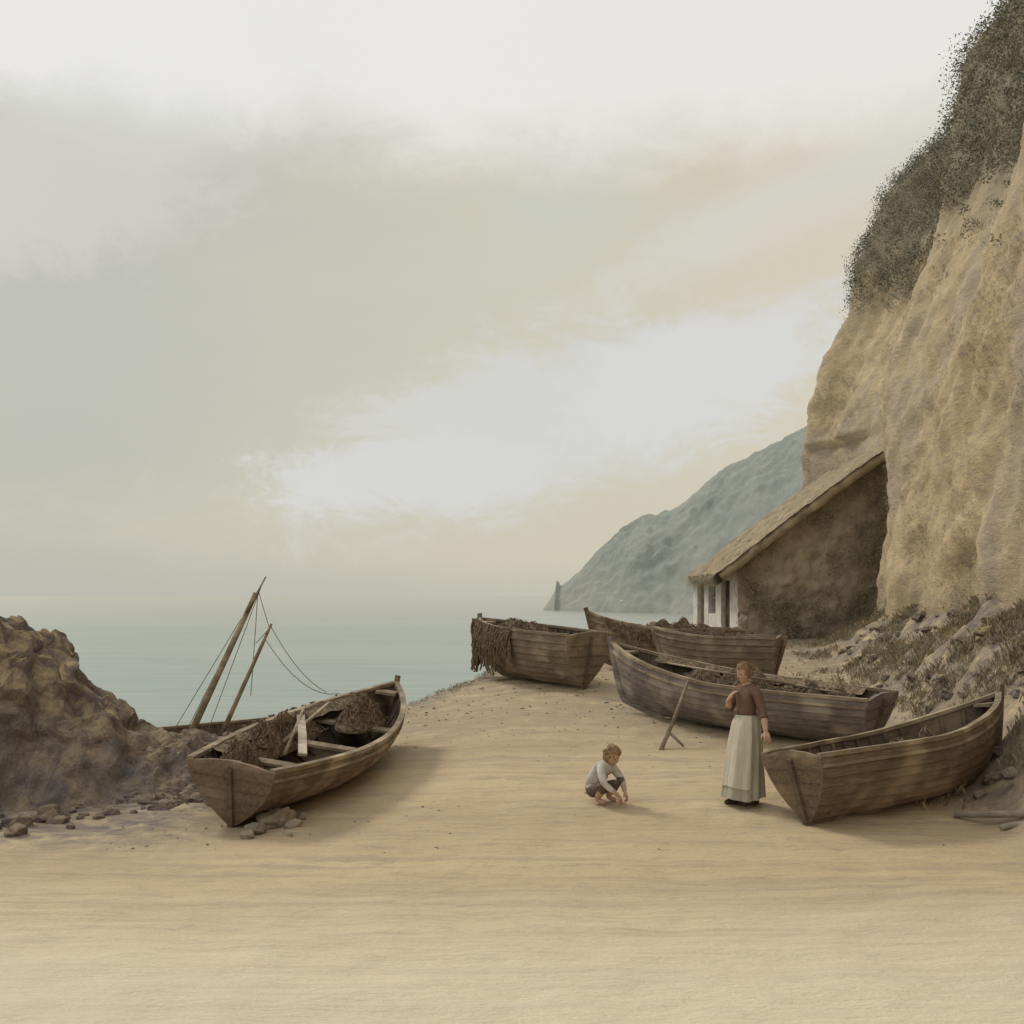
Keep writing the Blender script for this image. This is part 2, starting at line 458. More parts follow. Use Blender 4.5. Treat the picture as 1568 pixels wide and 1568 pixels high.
# ------------------------------------------------------------ boats
def make_boat(L,B,H,Hb,Hs,tw,loc,head,roll,pitch,mhull,strakes=8,thw=(.22,.48,.72),sink=.04,rake=.32,name='rowing_boat'):
    z0=ground(loc[0]+math.cos(R(head))*L*.45,loc[1]+math.sin(R(head))*L*.45)
    z1=ground(loc[0],loc[1])
    e=empty(name,(loc[0],loc[1],z1-sink))
    pit=-math.atan2(z0-z1,L*.45)+R(pitch)
    e.rotation_euler=(Matrix.Rotation(R(head),3,'Z')@Matrix.Rotation(pit,3,'Y')@Matrix.Rotation(R(roll),3,'X')).to_euler()
    tm=.45
    def hb(t):
        if t<tm: return B/2*(tw+(1-tw)*math.sin(t/tm*math.pi/2))
        u=(t-tm)/(1-tm); return B/2*max(.012,(1-u**2.3))
    def zs(t): return H+((Hs-H)*(1-t/tm)**2 if t<tm else (Hb-H)*((t-tm)/(1-tm))**2)
    def zk(t): return .05+.22*H*(max(0,t-.72)/.28)**2
    def P(t,s,side,off=0.):
        p=interp([(0,1.15),(.3,.62),(.6,.65),(.85,1.1),(1,1.3)],t)
        b=hb(t); zf=s**1.25
        y=b*math.sin(s*math.pi/2*.97)**p
        z=zk(t)+(zs(t)-zk(t))*zf
        x=t*L+rake*(zf**.7)*sm(.6,1,t)-.16*zf*(1-sm(0,.25,t))
        return Vector((x,side*(y+off),z-off*.4))
    T=[i/44 for i in range(45)]
    mb=MB()
    for side in(-1,1):
        v=[];f=[]
        rows=[]
        for k in range(strakes):
            rows.append((k/strakes,.024 if k else 0.)); rows.append(((k+1)/strakes-.004,0.))
        for t in T:
            for s,o in rows: v.append(P(t,max(s,.0),side,o*min(1,hb(t)/.15)*(1+.3*N(t*9,s*9,head))))
        n=len(rows)
        for i in range(len(T)-1):
            for j in range(n-1):
                a=i*n+j; q=(a,a+n,a+n+1,a+1); f.append(q if side>0 else q[::-1])
        mb.add(v,f)
    S=[i/12 for i in range(13)]
    o1=[P(0,s,1,.02) for s in S]; o2=[P(0,s,-1,.02) for s in S]
    crown=Vector((-.17,0,o1[-1].z+.07))
    out=o2[::-1]+o1[1:]
    ring=[p+Vector((-.012,0,0)) for p in out]+[crown+Vector((0,B/2*tw*.5,-.02)),crown,crown+Vector((0,-B/2*tw*.5,-.02))]
    ring2=[p+Vector((.05,0,0)) for p in ring]; m=len(ring)
    mb.add(ring+ring2,[tuple(range(m))[::-1],tuple(range(m,2*m))]+[(i,(i+1)%m,(i+1)%m+m,i+m) for i in range(m)])
    mb.obj('hull',mhull,e)
    mb=MB()
    for k in range(1,6):
        s=k/6; y=P(0,s,1,0).y; z=P(0,s,1,0).z; x=P(0,s,1,0).x
        mb.box((x-.016,0,z),(.012,2*y*.97,.012))
    mb.sweep([(P(0,s,1).x-.03,0,P(0,s,1).z) for s in(0,.3,.6,.97)],.06,.05,(0,1,0))
    mb.obj('transom_battens',W_in,e)
    S2=[.0,.15,.3,.45,.6,.75,.9,.995]
    mb=MB()
    for side in(-1,1):
        v=[];f=[]
        for t in T[:-1]:
            for s in S2:
                p=P(t,s,side); p.y-=side*min(.028,hb(t)*.6); p.z+=.03*(1-s); p.x+=.03 if t==0 else 0; v.append(p)
        n=len(S2)
        for i in range(len(T)-2):
            for j in range(n-1):
                a=i*n+j; q=(a,a+1,a+n+1,a+n); f.append(q if side>0 else q[::-1])
        mb.add(v,f)
    for i in range(3,42,3):
        t=T[i]
        for side in(-1,1):
            mb.sweep([P(t,s,side)+Vector((0,-side*min(.045,hb(t)*.7),.03)) for s in(.1,.3,.5,.7,.95)],.035,.03,(1,0,0))
    mb.sweep([(T[i]*L,0,P(T[i],.3,1).z*.5+zk(T[i])*.5+.06) for i in range(3,36,4)],B*.36,.02,(0,1,0))
    mb.obj('inner_planking',W_in,e)
    mb=MB()
    for side in(-1,1):
        mb.sweep([P(t,1,side)+Vector((0,-side*min(.012,hb(t)),.012+.006*N(t*12,side,head))) for t in T],.075,.045)
        mb.sweep([P(t,.9,side,.022) for t in T],.02,.035)
    mb.obj('gunwale_rails',W_rail,e)
    mb=MB()
    for t in thw:
        s=.78; p=P(t,s,1); mb.box((p.x,0,p.z),(.2,2*(p.y-.03),.035))
        for side in(-1,1): mb.box((p.x,side*(p.y-.08),p.z-.08),(.05,.04,.16))
    p=P(.93,.97,1); mb.box((p.x,0,p.z),(.22,max(.06,p.y*1.4),.04))
    mb.obj('thwarts',W_rail,e)
    mb=MB()
    kp=[(0-.02,0,zk(0)-.02)]+[(T[i]*L,0,zk(T[i])-.02) for i in range(4,41,4)]
    kp+=[P(1,s,0)+Vector((.025,0,0)) for s in(.0,.12,.3,.5,.7,.85,1.0)]
    last=Vector(kp[-1]); kp.append(last+Vector((.03,0,.11)))
    mb.sweep(kp,.06,.09,(0,1,0)); mb.obj('keel_and_stem',mhull,e)
    return e,P,zs,hb
def net_pile(e,cx,cy,cz,lx,ly,h,seed):
    mb=MB(); v=[];f=[];n=60
    for j in range(n):
        for i in range(n):
            a=i/(n-1)*2-1; b=j/(n-1)*2-1; r=math.hypot(a,b)
            k=max(0,1-r**3)
            z=h*k*(.75+.6*fbm(a*3.5+seed,b*2.5,0,4))+.05*fbm(a*14,b*14,seed,3)*min(1,k*3)
            if r>1: a/=r; b/=r; z=-.04
            v.append((cx+a*lx,cy+b*ly,cz+z))
    for j in range(n-1):
        for i in range(n-1):
            a=j*n+i; f.append((a,a+1,a+n+1,a+n))
    mb.add(v,f)
    for _ in range(60):
        a=random.uniform(-.7,.7); b=random.uniform(-.7,.7); pts=[]
        for q in range(8):
            a=clamp(a+random.gauss(0,.10),-.9,.9); b=clamp(b+random.gauss(0,.16),-.9,.9); k=max(0,1-math.hypot(a,b)**3)
            pts.append((cx+a*lx,cy+b*ly,cz+h*k*(.75+.6*fbm(a*3.5+seed,b*2.5,0,4))+random.uniform(.0,.05)))
        mb.tube(pts,.007,5)
    mb.obj('net_heap',M_net,e)
def oar(e,a,b,r=.017,mat=None,name='oar'):
    a,b=Vector(a),Vector(b); mb=MB()
    mb.tube([a,a.lerp(b,.75)],[r*.8,r*1.1],8)
    mb.tube([a.lerp(b,.72),a.lerp(b,.8),a.lerp(b,.95),b],[r*1.1,r*2.1,r*2.6,r*2.2],8,.3)
    mb.obj(name,mat or W_pale,e,smooth=True)
def drape(e,P,side,t0,t1,ln0,ln1,seed,cords=40):
    mb=MB(); v=[];f=[]; nu,nv=110,30
    for i in range(nu):
        u=i/(nu-1); t=lerp(t0,t1,u)
        ln=lerp(ln0,ln1,sm(.1,.8,u))+.3*fbm(u*9,3,seed,3)
        for j in range(nv):
            w=j/(nv-1)
            if w<.2:
                q=1-w/.2; yy=P(t,1,1).y; p=P(t,1,1)+Vector((0,-min(.25,yy*1.2)*q,.045-.1*q+.04*N(u*20,w*9,seed)))
            else:
                q=(w-.2)/.8; s=max(.08,1-ln*q*1.1); p=P(t,s,1,.05+.05*abs(math.sin(u*60+3*N(u*5,q*2,1)))+.03*N(u*30,q*5,2))
                p.y=lerp(P(t,1,1).y+.05,p.y,.3)+.06*N(u*25,q*2,4)
            v.append(Vector((p.x,p.y*side,p.z)))
    for i in range(nu-1):
        for j in range(nv-1):
            a=i*nv+j
            if j>12 and N(i*.5,j*.07,5+seed)>.16+.02*(nv-j): continue
            f.append((a,a+1,a+nv+1,a+nv))
    mb.add(v,f)
    for _ in range(cords):
        t=random.uniform(t0,t1); top=P(t,1,1)+Vector((0,.05,.04)); top.y*=side; n=7; u=(t-t0)/(t1-t0); ln=random.uniform(.6,1.1)*lerp(ln0,ln1,u)*P(t,1,1).z
        mb.tube([top+Vector((random.gauss(0,.014)+.02*q,side*.05*math.sin(q/6*3)+random.gauss(0,.014),-ln*q/6)) for q in range(n)],.011,5)
    mb.obj('draped_nets',M_net,e)

e1,P,zs,hb=make_boat(4.85,1.62,.66,.93,.74,.6,(-3.03,12.0),77,7,-1,W_brown)
net_pile(e1,1.9,.48,.48,1.5,.24,.34,3); net_pile(e1,3.75,.0,.55,.6,.3,.34,5)
net_pile(e1,.5,.26,.44,.45,.24,.30,9)
drape(e1,P,1,.12,.85,.12,.12,3,20)
mb=MB(); mb.sweep([(2.5,.38,.80),(1.7,.0,.75),(.9,-.36,.71)],.10,.03); mb.obj('loose_board',W_pale,e1)
mb=MB(); mb.tube([(1.4,.1,.70),(3.3,.32,.86)],[.028,.02],8); mb.tube([(1.0,-.1,.66),(2.9,.5,.86)],[.025,.018],8); mb.obj('spare_spars',W_rail,e1,smooth=True)
e2,P2,_,_=make_boat(3.0,1.5,1.06,1.12,1.08,.78,(1.34,20.9),128,0,0,W_mid,strakes=9)
net_pile(e2,1.9,0,.9,.85,.45,.28,13)
drape(e2,P2,1,.42,1.,.5,.98,0,110)
mb=MB()
for k in range(34):
    top=P2(1,1,1)+Vector((.05+random.uniform(-.1,.06),random.uniform(-.1,.12),.0)); ln=random.uniform(.6,1.15)
    mb.tube([top+Vector((random.gauss(0,.018)+.05*math.sin(q),random.gauss(0,.025),-ln*q/6)) for q in range(7)],.018,5)
mb.obj('hanging_cords',M_net,e2)
e3,P3,_,_=make_boat(2.9,1.4,.88,1.30,.85,.7,(4.9,24.8),186,0,0,W_brown)
net_pile(e3,1.3,0,.7,1.1,.5,.36,17); drape(e3,P3,1,.1,.9,.25,.2,6,20)
e4,P4,_,_=make_boat(4.2,1.65,.78,1.16,.8,.66,(5.12,15.9),140,-2,0,W_grey)
net_pile(e4,2.4,-.1,.5,1.2,.55,.42,23); net_pile(e4,.9,-.1,.5,.8,.45,.34,24); oar(e4,(3.2,.35,.98),(.4,.1,.80),mat=W_rail)
drape(e4,P4,-1,.1,.85,.1,.12,8,12)
e6,P6,_,_=make_boat(2.15,1.2,.9,1.05,.9,.7,(5.1,21.7),152,0,0,W_mid)
net_pile(e6,1.05,0,.65,.7,.4,.34,29)
e5,P5,_,_=make_boat(3.35,1.25,.80,1.14,.80,.66,(3.22,12.05),33,-6,0,W_brown)
net_pile(e5,2.1,.1,.42,.8,.38,.34,31); net_pile(e5,1.0,.1,.4,.6,.35,.26,33)

# forked wooden prop leaning on the boat
mb=MB()
top=Vector((2.66,16.75,1.22)); foot=Vector((2.12,15.9,ground(2.12,15.9)-.03))
mb.tube([top,top.lerp(foot,.5)+Vector((.02,0,.01)),foot],[.022,.030,.034],8)
m_=top.lerp(foot,.72); mb.tube([m_,m_+Vector((.12,-.1,-.12)),m_+Vector((.2,-.16,-.2))],[.026,.022,.016],7)
m_=top.lerp(foot,.55); mb.tube([m_,m_+Vector((-.12,-.05,.02))],[.02,.014],7)
mb.obj('boat_prop',W_mid,smooth=True)

mb=MB(); mb.tube([(4.9,12.3,ground(4.9,12.3)+.05),(5.5,11.95,ground(5.5,11.95)+.06),(6.6,11.6,ground(6.6,11.6)+.06)],[.035,.05,.055],9)
mb.tube([(5.2,11.8,.04),(6.3,12.25,.1)],[.03,.035],7)
mb.obj('driftwood_spar',W_pale,smooth=True)

eh,Ph,_,_=make_boat(4.6,1.7,.85,1.1,.9,.6,(-7.4,21.9),12,4,0,W_brown,name='sailing_boat',thw=(.3,.6))
eh.location.z=-1.15
bpy.context.view_layer.update()
Mi=eh.matrix_world.inverted()
def wp(px,py,d): return Mi@pt(px,py,d)
mb=MB()
m1b=wp(275,1160,21.9); m1t=wp(392,908,21.9)
mb.tube([m1b,m1t],[.075,.05],9); mb.tube([wp(378,938,21.85),wp(407,883,21.85)],[.03,.015],7)
mb.tube([wp(330,1145,21.6),wp(400,990,21.6),wp(416,955,21.6)],[.05,.035,.02],8)
mb.tube([wp(300,1100,21.9),wp(338,1030,21.95)],[.03,.02],7)
mb.obj('masts',W_rail,eh,smooth=True)
mb=MB()
def rig(a,b,sag=0.,r=.0075):
    pts=[]
    for i in range(9):
        t=i/8; p=Vector(a).lerp(Vector(b),t); p.z-=sag*4*t*(1-t); pts.append(p)
    mb.tube(pts,r,5)
rig(wp(395,905,21.9),wp(262,1125,21.9)); rig(wp(390,912,21.9),wp(285,1120,22.3)); rig(wp(403,890,21.9),wp(318,1120,21.5))
rig(wp(395,905,21.9),wp(384,1065,21.6),.02); rig(wp(396,905,21.9),wp(412,960,21.6),.02)
rig(wp(404,975,21.6),wp(520,1062,20.5),.35); rig(wp(414,958,21.6),wp(500,1060,20.6),.2); rig(wp(400,990,21.6),wp(350,1110,21.4),.0)
rig(wp(410,965,21.6),wp(392,985,21.6),.0)
mb.obj('rigging',M_rope,eh)

# ------------------------------------------------------------ hut
M_thatch=simple('thatch',(.23,.185,.13),(.36,.295,.20),5,(.35,2.2,.35),1,.06,c3=(.50,.42,.29))
M_white=simple('limewash',(.46,.43,.38),(.66,.63,.57),4,c3=(.78,.76,.71))
M_gable=simple('overgrown_rubble_wall',(.27,.225,.17),(.39,.325,.24),2.6,(1,1,1),1,.12,c3=(.48,.40,.29))
hut=empty('thatched_hut',(0,0,0))
g0=ground(6.5,33)-.3
def roofpt(a,b,th):
    x=lerp(6.0,11.9,a); y=lerp(31.45,37.1,b); z=lerp(2.92,7.25,a)+.1*math.sin(a*3.1)
    w=.05*fbm(x*2,y*2,1,3)+.02*N(x*9,y*9,2)
    x-=.05*N(y*5,1,3)*(a<.02)
    return Vector((x-.6*(th+w)+.0,y+.08*N(x*4,2,9)*(b<.02),z+.8*(th+w)))
def rooftop(x): a=(x-6.0)/5.9; return 2.92+4.33*a+.1*math.sin(a*3.1)+.08
v=[];f=[];nx_,nz_=56,44
for i in range(nx_+1):
    for j in range(nz_+1):
        x=lerp(6.5,12.0,i/nx_); top=rooftop(x); z=lerp(g0,top,j/nz_)
        v.append((x,31.95-.12*fbm(x*1.6,z*1.6,2,4)-.08*fbm(x*5,z*5,1,3),z))
for i in range(nx_):
    for j in range(nz_):
        a=i*(nz_+1)+j; f.append((a,a+nz_+1,a+nz_+2,a+1))
mesh_obj('gable_wall',v,f,M_gable,hut,smooth=True)
mb_v=[];mb_f=[]
for _ in range(2200):
    x=random.uniform(6.6,11.4); z=random.uniform(1,rooftop(x)-.1)
    if N(x*1.1,z*1.1,8)+.3*sm(8,10.5,x)<.12: continue
    for _ in range(7): leaf(Vector((x+random.gauss(0,.12),31.8-random.random()*.12,z+random.gauss(0,.12))),random.uniform(.02,.05))
mesh_obj('ivy',mb_v,mb_f,simple('ivy_leaves',(.18,.165,.12),(.27,.235,.165),3,c3=(.37,.315,.22),bs=.1),hut)
def fw(y): return 6.5-(y-32)*.11
mb=MB()
ang=math.atan(.11)
def panel(y0,y1,z0,z1,th=.28,dx=0.):
    ym=(y0+y1)/2; mb.box((fw(ym)+th/2+dx,ym,(z0+z1)/2),(th,(y1-y0),(z1-z0)),Matrix.Rotation(ang,3,'Z'))
gz=g0
for a,b in((32.0,32.75),(33.6,34.15),(34.95,35.4),(36.2,36.7)): panel(a,b,gz,2.95)
panel(32.0,36.7,2.955,3.2,.283,-.002); panel(34.155,34.945,gz,1.95,.27,.01)
mb.obj('limewashed_wall',M_white,hut)
mb=MB(); panel(32.76,33.59,gz,2.9,.05,.14); panel(35.41,36.19,gz,2.9,.05,.14)
for k in range(5):
    y=32.84+k*.165; mb.box((fw(y)+.125,y,2.1),(.03,.012,1.7))
mb.obj('plank_doors',W_in,hut)
mb=MB(); panel(34.16,34.94,1.95,2.9,.02,.2); mb.obj('window_pane',simple('dark_glass',(.04,.045,.05),(.08,.09,.09),3,rough=.3),hut)
mb=MB(); panel(34.5,34.56,1.96,2.94,.05,.1); panel(34.16,34.94,2.4,2.45,.05,.105); mb.obj('window_frame',W_pale,hut)
v=[(6.1,36.75,g0),(11.5,36.75,g0),(11.5,36.75,rooftop(11.5)-.1),(6.1,36.75,rooftop(6.1)-.1)]; v+=[(a,b+.25,c) for a,b,c in v]
mesh_obj('back_wall',v,[(0,1,2,3),(7,6,5,4),(0,3,7,4),(3,2,6,7),(1,5,6,2),(0,4,5,1)],M_gable,hut)
v=[];f=[];na,nb=80,60
for th in(.26,0.):
    for i in range(na+1):
        for j in range(nb+1): v.append(roofpt(i/na,j/nb,th))
K=(na+1)*(nb+1)
for i in range(na):
    for j in range(nb):
        a=i*(nb+1)+j; f.append((a,a+nb+1,a+nb+2,a+1)[::-1]); f.append((a+K,a+K+1,a+K+nb+2,a+K+nb+1)[::-1])
for i in range(na):
    a=i*(nb+1); f.append((a,a+nb+1,a+nb+1+K,a+K)); a+=nb; f.append((a,a+nb+1,a+nb+1+K,a+K))
for j in range(nb):
    f.append((j,j+1,j+1+K,j+K)); a=na*(nb+1)+j; f.append((a,a+1,a+1+K,a+K))
mesh_obj('thatched_roof',v,f,M_thatch,hut,smooth=True)
v=[];f=[]
dn=Vector((-.785,0,-.62))
for _ in range(6200):
    a=random.random()**1.3; b=random.random()
    if random.random()<.25: a=0.0
    if random.random()<.25: b=0.0
    p=roofpt(a,b,.25+.02*random.random() if a>0 else random.uniform(0,.26)); l=random.uniform(.15,.4)
    dd=(dn+Vector((random.gauss(0,.06),random.gauss(0,.1),random.gauss(0,.06)-.08))).normalized(); w=Vector((0,.012,0)); o=len(v)
    v+=[p-w,p+w,p+dd*l+Vector((0,0,.03*(a>0)))]; f.append((o,o+1,o+2))
mesh_obj('loose_straw',v,f,M_thatch,hut)

# ------------------------------------------------------------ people
def skin_mesh(name,verts,edges,radii,roots,mats,parent,sub=2,assign=None):
    me=bpy.data.meshes.new(name); me.from_pydata([tuple(p) for p in verts],edges,[]); me.update()
    ob=bpy.data.objects.new(name,me); sc.collection.objects.link(ob)
    m=ob.modifiers.new('Skin','SKIN'); m.use_smooth_shade=True
    for i,r in enumerate(radii):
        d=me.skin_vertices[0].data[i]; d.radius=r if isinstance(r,tuple) else (r,r); d.use_root=(i in roots)
    s=ob.modifiers.new('Sub','SUBSURF'); s.levels=sub; s.render_levels=sub
    bpy.context.view_layer.update()
    ev=ob.evaluated_get(bpy.context.evaluated_depsgraph_get())
    nm=bpy.data.meshes.new_from_object(ev)
    ob.modifiers.clear(); ob.data=nm; nm.materials.clear()
    for mt in mats: nm.materials.append(mt)
    for p in nm.polygons:
        p.use_smooth=True
        if assign:
            best=(9,0,0)
            for k,(a,b) in enumerate(edges):
                A,B_=Vector(verts[a]),Vector(verts[b]); ab=B_-A; t=clamp((p.center-A).dot(ab)/ab.length_squared)
                ra=radii[a] if not isinstance(radii[a],tuple) else radii[a][0]; rb=radii[b] if not isinstance(radii[b],tuple) else radii[b][0]
                dd=(p.center-(A+ab*t)).length/lerp(ra,rb,t)
                if dd<best[0]: best=(dd,k,t)
            p.material_index=assign(edges[best[1]],best[2],p.center)
    ob.parent=parent
    return ob
M_skin=simple('skin',(.44,.29,.21),(.52,.35,.25),8,bs=.1,rough=.7)
M_blouse=simple('brown_blouse',(.125,.08,.058),(.21,.13,.093),9,(1,1,.5),.8,.01)
M_skirt=simple('grey_green_skirt',(.33,.315,.25),(.48,.45,.355),7,(2,2,.4),.8,.015)
M_apron=simple('pale_apron',(.48,.45,.36),(.64,.59,.475),7,(2,2,.4),.8,.012)
M_shoe=simple('leather_boots',(.08,.06,.045),(.13,.10,.08),9)
M_hair=simple('brown_hair',(.12,.08,.05),(.23,.15,.09),30,(1,1,.3),1,.008,c3=(.36,.25,.15))
M_hairc=simple('auburn_hair',(.15,.09,.055),(.28,.18,.105),30,(1,1,.3),1,.008,c3=(.42,.29,.17))
M_shirt=simple('white_shirt',(.38,.36,.33),(.64,.61,.56),8,(1,1,1),.8,.015)
M_short=simple('brown_breeches',(.11,.082,.065),(.18,.135,.108),9)
M_eye=simple('eye',(.03,.025,.02),(.05,.04,.03),9,rough=.3)
M_lip=simple('lips',(.36,.16,.13),(.42,.2,.16),9)
def head(parent,loc,s,rot,mhair,bun=True,long=False):
    e=bpy.data.objects.new('head',None); sc.collection.objects.link(e); e.parent=parent; e.location=loc; e.rotation_euler=rot; e.scale=(s,s,s)
    V,Fc=ICO[4]; v=[]
    def g(p,c,w): return math.exp(-((p.x-c[0])**2+(p.z-c[1])**2)/w**2)
    for p in V:
        q=Vector((p.x*.073,p.y*.093,p.z*.112))
        jaw=sm(.0,-1,p.z); q.x*=1-.26*jaw
        if p.y<0:
            q.y*=.9
            q.y-=.030*sm(-.25,-.8,p.z)*sm(0,-.45,p.y)*(1-min(1,abs(p.x)*1.1))
            q.y-=.022*g(p,(0,-.12),.17)+.010*g(p,(0,.1),.12)
            q.y+=.010*(g(p,(.38,.08),.2)+g(p,(-.38,.08),.2))
            q.y-=.006*g(p,(0,.33),.45)+.008*g(p,(0,-.85),.2)+.006*g(p,(0,-.47),.16)
            q.y-=.005*(g(p,(.5,-.2),.25)+g(p,(-.5,-.2),.25))
        v.append(q)
    face_y=lambda zz: min(q.y for q in v if abs(q.x)<.012 and abs(q.z-zz)<.01)
    my=face_y(-.055)
    mesh_obj('face',v,Fc,M_skin,e,True)
    mb=MB(); V2,F2=ICO[2]
    for sx in(-1,1): mb.add([Vector((sx*.028+p.x*.011,-.071+p.y*.006,.01+p.z*.006)) for p in V2],F2)
    mb.obj('eyes',M_eye,e,True)
    mb=MB(); mb.add([Vector((p.x*.02,my+.003+p.y*.005,-.055+p.z*.006)) for p in V2],F2); mb.obj('mouth',M_lip,e,True)
    mb=MB()
    for sx in(-1,1): mb.add([Vector((sx*(.074)+p.x*.008,.008+p.y*.018,-.002+p.z*.03)) for p in V2],F2)
    mb.obj('ears',M_skin,e,True)
    v=[]
    for p in V:
        k=1.13+.09*fbm(p.x*5,p.y*5,p.z*2,3)
        front=sm(-.15,-.65,p.y)
        low=sm(.62,.36,p.z)
        k=lerp(k,.86,clamp(front*low*3))
        if p.z<-.45 and not long: k=min(k,lerp(k,.8,sm(-.45,-.7,p.z)))
        v.append(Vector((p.x*.073*k,p.y*.093*k+.006,p.z*.112*k+.004)))
    mesh_obj('hair',v,Fc,mhair,e,True)
    mb=MB()
    if bun:
        mb.add([Vector((p.x*.045,.105+p.y*.038,.03+p.z*.042))*(1+.06*N(p.x*5,p.y*5,p.z*5)) for p in V2],F2)
    for _ in range(150):
        a=random.uniform(0,6.28); el=random.uniform(-.1,1.4); d=Vector((math.cos(a)*math.cos(el),math.sin(a)*math.cos(el),math.sin(el)))
        if d.y<-.5 and d.z<.6: continue
        p=Vector((d.x*.083,d.y*.104+.006,d.z*.125)); t=Vector((random.gauss(0,.012),random.gauss(.01,.012),random.gauss(-.012,.008)))
        mb.tube([p*.98,p*1.02+t*.5,p*.99+t*1.6],[.006,.005,.002],5)
    mb.obj('hair_locks',mhair,e,True)
    return e
def hand(parent,o,fwd,nrm,s=1.,left=True,curl=.5,name='hand'):
    o=Vector(o); fwd=Vector(fwd).normalized(); nrm=Vector(nrm); nrm=(nrm-fwd*nrm.dot(fwd)).normalized(); side=fwd.cross(nrm)*(1 if left else -1)
    V=[];E=[];Rr=[];roots=[]
    def chain(ps,rs):
        b=len(V); V.extend(ps); Rr.extend(rs); roots.append(b)
        for i in range(len(ps)-1): E.append((b+i,b+i+1))
    def P_(f,sd,n): return o+fwd*f*s+side*sd*s+nrm*n*s
    chain([P_(-.05,0,0),P_(-.01,0,0),P_(.03,0,0),P_(.06,0,0)],[.023*s,.023*s,.024*s,.02*s])
    for sd in(-.02,0,.02): chain([P_(-.01,sd*.5,0),P_(.035,sd,0),P_(.088,sd*1.3,0)],[.02*s,.021*s,.017*s])
    for k,(sd,l) in enumerate(((-.031,.062),(-.010,.075),(.011,.08),(.031,.07))):
        c=curl*(1+.12*k); pts=[P_(.066,sd*.9,0)]; f=.084;n=0.;ang=0.
        pts.append(P_(f,sd,0))
        for seg,m in((.45,1.),(.3,1.5),(.25,1.2)):
            ang+=c*m*.6; f+=l*seg*math.cos(ang); n-=l*seg*math.sin(ang); pts.append(P_(f,sd*1.08,n))
        chain(pts,[.0105*s,.0105*s,.0098*s,.009*s,.007*s])
    chain([P_(.012,.014,-.004),P_(.034,.040,-.01),P_(.060,.054,-.018),P_(.084,.056,-.026)],[.016*s,.014*s,.011*s,.008*s])
    return skin_mesh(name,V,E,Rr,roots,[M_skin],parent,1)

wx,wy=2.72,12.85
w=empty('woman',(wx,wy,ground(wx,wy,True)),(0,0,R(-60)))
V=[(0,0,.88),(0,0,1.0),(0,-.01,1.17),(0,0,1.3),(0,0,1.37),(0,-.02,1.44),
   (.1,0,1.33),(.165,0,1.31),(.25,.02,1.07),(.37,-.05,.87),
   (-.1,0,1.33),(-.165,0,1.31),(-.2,-.1,1.07),(-.085,-.2,1.22),
   (.085,0,.8),(.085,-.02,.45),(.08,.03,.09),(-.085,0,.8),(-.1,-.07,.45),(-.09,-.07,.09)]
E=[(0,1),(1,2),(2,3),(3,4),(4,5),(3,6),(6,7),(7,8),(8,9),(3,10),(10,11),(11,12),(12,13),(0,14),(14,15),(15,16),(0,17),(17,18),(18,19)]
Rr=[(.14,.12),(.115,.095),(.135,.115),(.10,.085),.052,.045,.07,.062,.05,.028,.07,.062,.05,.028,.09,.06,.038,.09,.06,.038]
def asg(e_,t,c):
    if e_==(4,5) : return 1
    if e_==(8,9) and t>.2: return 1
    if e_==(12,13) and t>.3: return 1
    return 0
skin_mesh('body',V,E,Rr,[0],[M_blouse,M_skin],w,3,asg)
mb=MB()
for a,b,t in((8,9,.22),(12,13,.32)):
    A,B_=Vector(V[a]),Vector(V[b]); q=A.lerp(B_,t); d=(B_-A).normalized(); mb.tube([q-d*.04,q,q+d*.02],[.047,.05,.046],12)
mb.obj('rolled_cuffs',M_blouse,w,True)
hand(w,(.368,-.05,.872),(.5,-.3,-.45),(.5,-.1,.86),1.,True,.55,'left_hand')
hand(w,(-.088,-.198,1.215),(.3,.5,.9),(-.5,-.85,.1),1.,False,.5,'right_hand')
head(w,(0,-.045,1.525),1.0,(R(22),0,R(-4)),M_hair,True)
v=[];f=[];n=72;mz=26
def skr(a,t):
    z=lerp(1.04,.09,t)
    rx=interp([(0,.128),(.1,.165),(.3,.19),(1,.235)],t); ry=interp([(0,.108),(.1,.15),(.3,.18),(1,.245)],t)
    fo=1+.075*t**.6*math.sin(9*a+1.5*math.sin(2*a)+t)+.03*t*math.sin(21*a+2*t)
    return Vector((rx*fo*math.cos(a),ry*fo*math.sin(a)-.06*t,z+.015*t*math.sin(3*a)))
for j in range(mz+1):
    for i in range(n): v.append(skr(2*math.pi*i/n,j/mz))
for j in range(mz):
    for i in range(n): f.append((j*n+i,(j+1)*n+i,(j+1)*n+(i+1)%n,j*n+(i+1)%n))
mesh_obj('skirt',v,f,M_skirt,w,True)
v=[];f=[];n2=34;m2=20
for j in range(m2+1):
    for i in range(n2+1):
        t=j/m2*.86; a=lerp(-math.pi/2-1.0,-math.pi/2+1.15,i/n2); p=skr(a,t); q=Vector((p.x,p.y,0)).normalized()*.014; v.append(p+q)
for j in range(m2):
    for i in range(n2): a=j*(n2+1)+i; f.append((a,a+n2+1,a+n2+2,a+1))
mesh_obj('apron',v,f,M_apron,w,True)
mb=MB()
for sx,yy in((.08,.03),(-.09,-.07)):
    mb.tube([(sx,yy+.06,.035),(sx,yy,.045),(sx,yy-.08,.04),(sx,yy-.15,.032),(sx,yy-.18,.028)],[.03,.045,.042,.038,.02],10,.8)
    mb.tube([(sx,yy+.02,.04),(sx,yy+.01,.2)],[.042,.04],10)
mb.obj('boots',M_shoe,w,True)

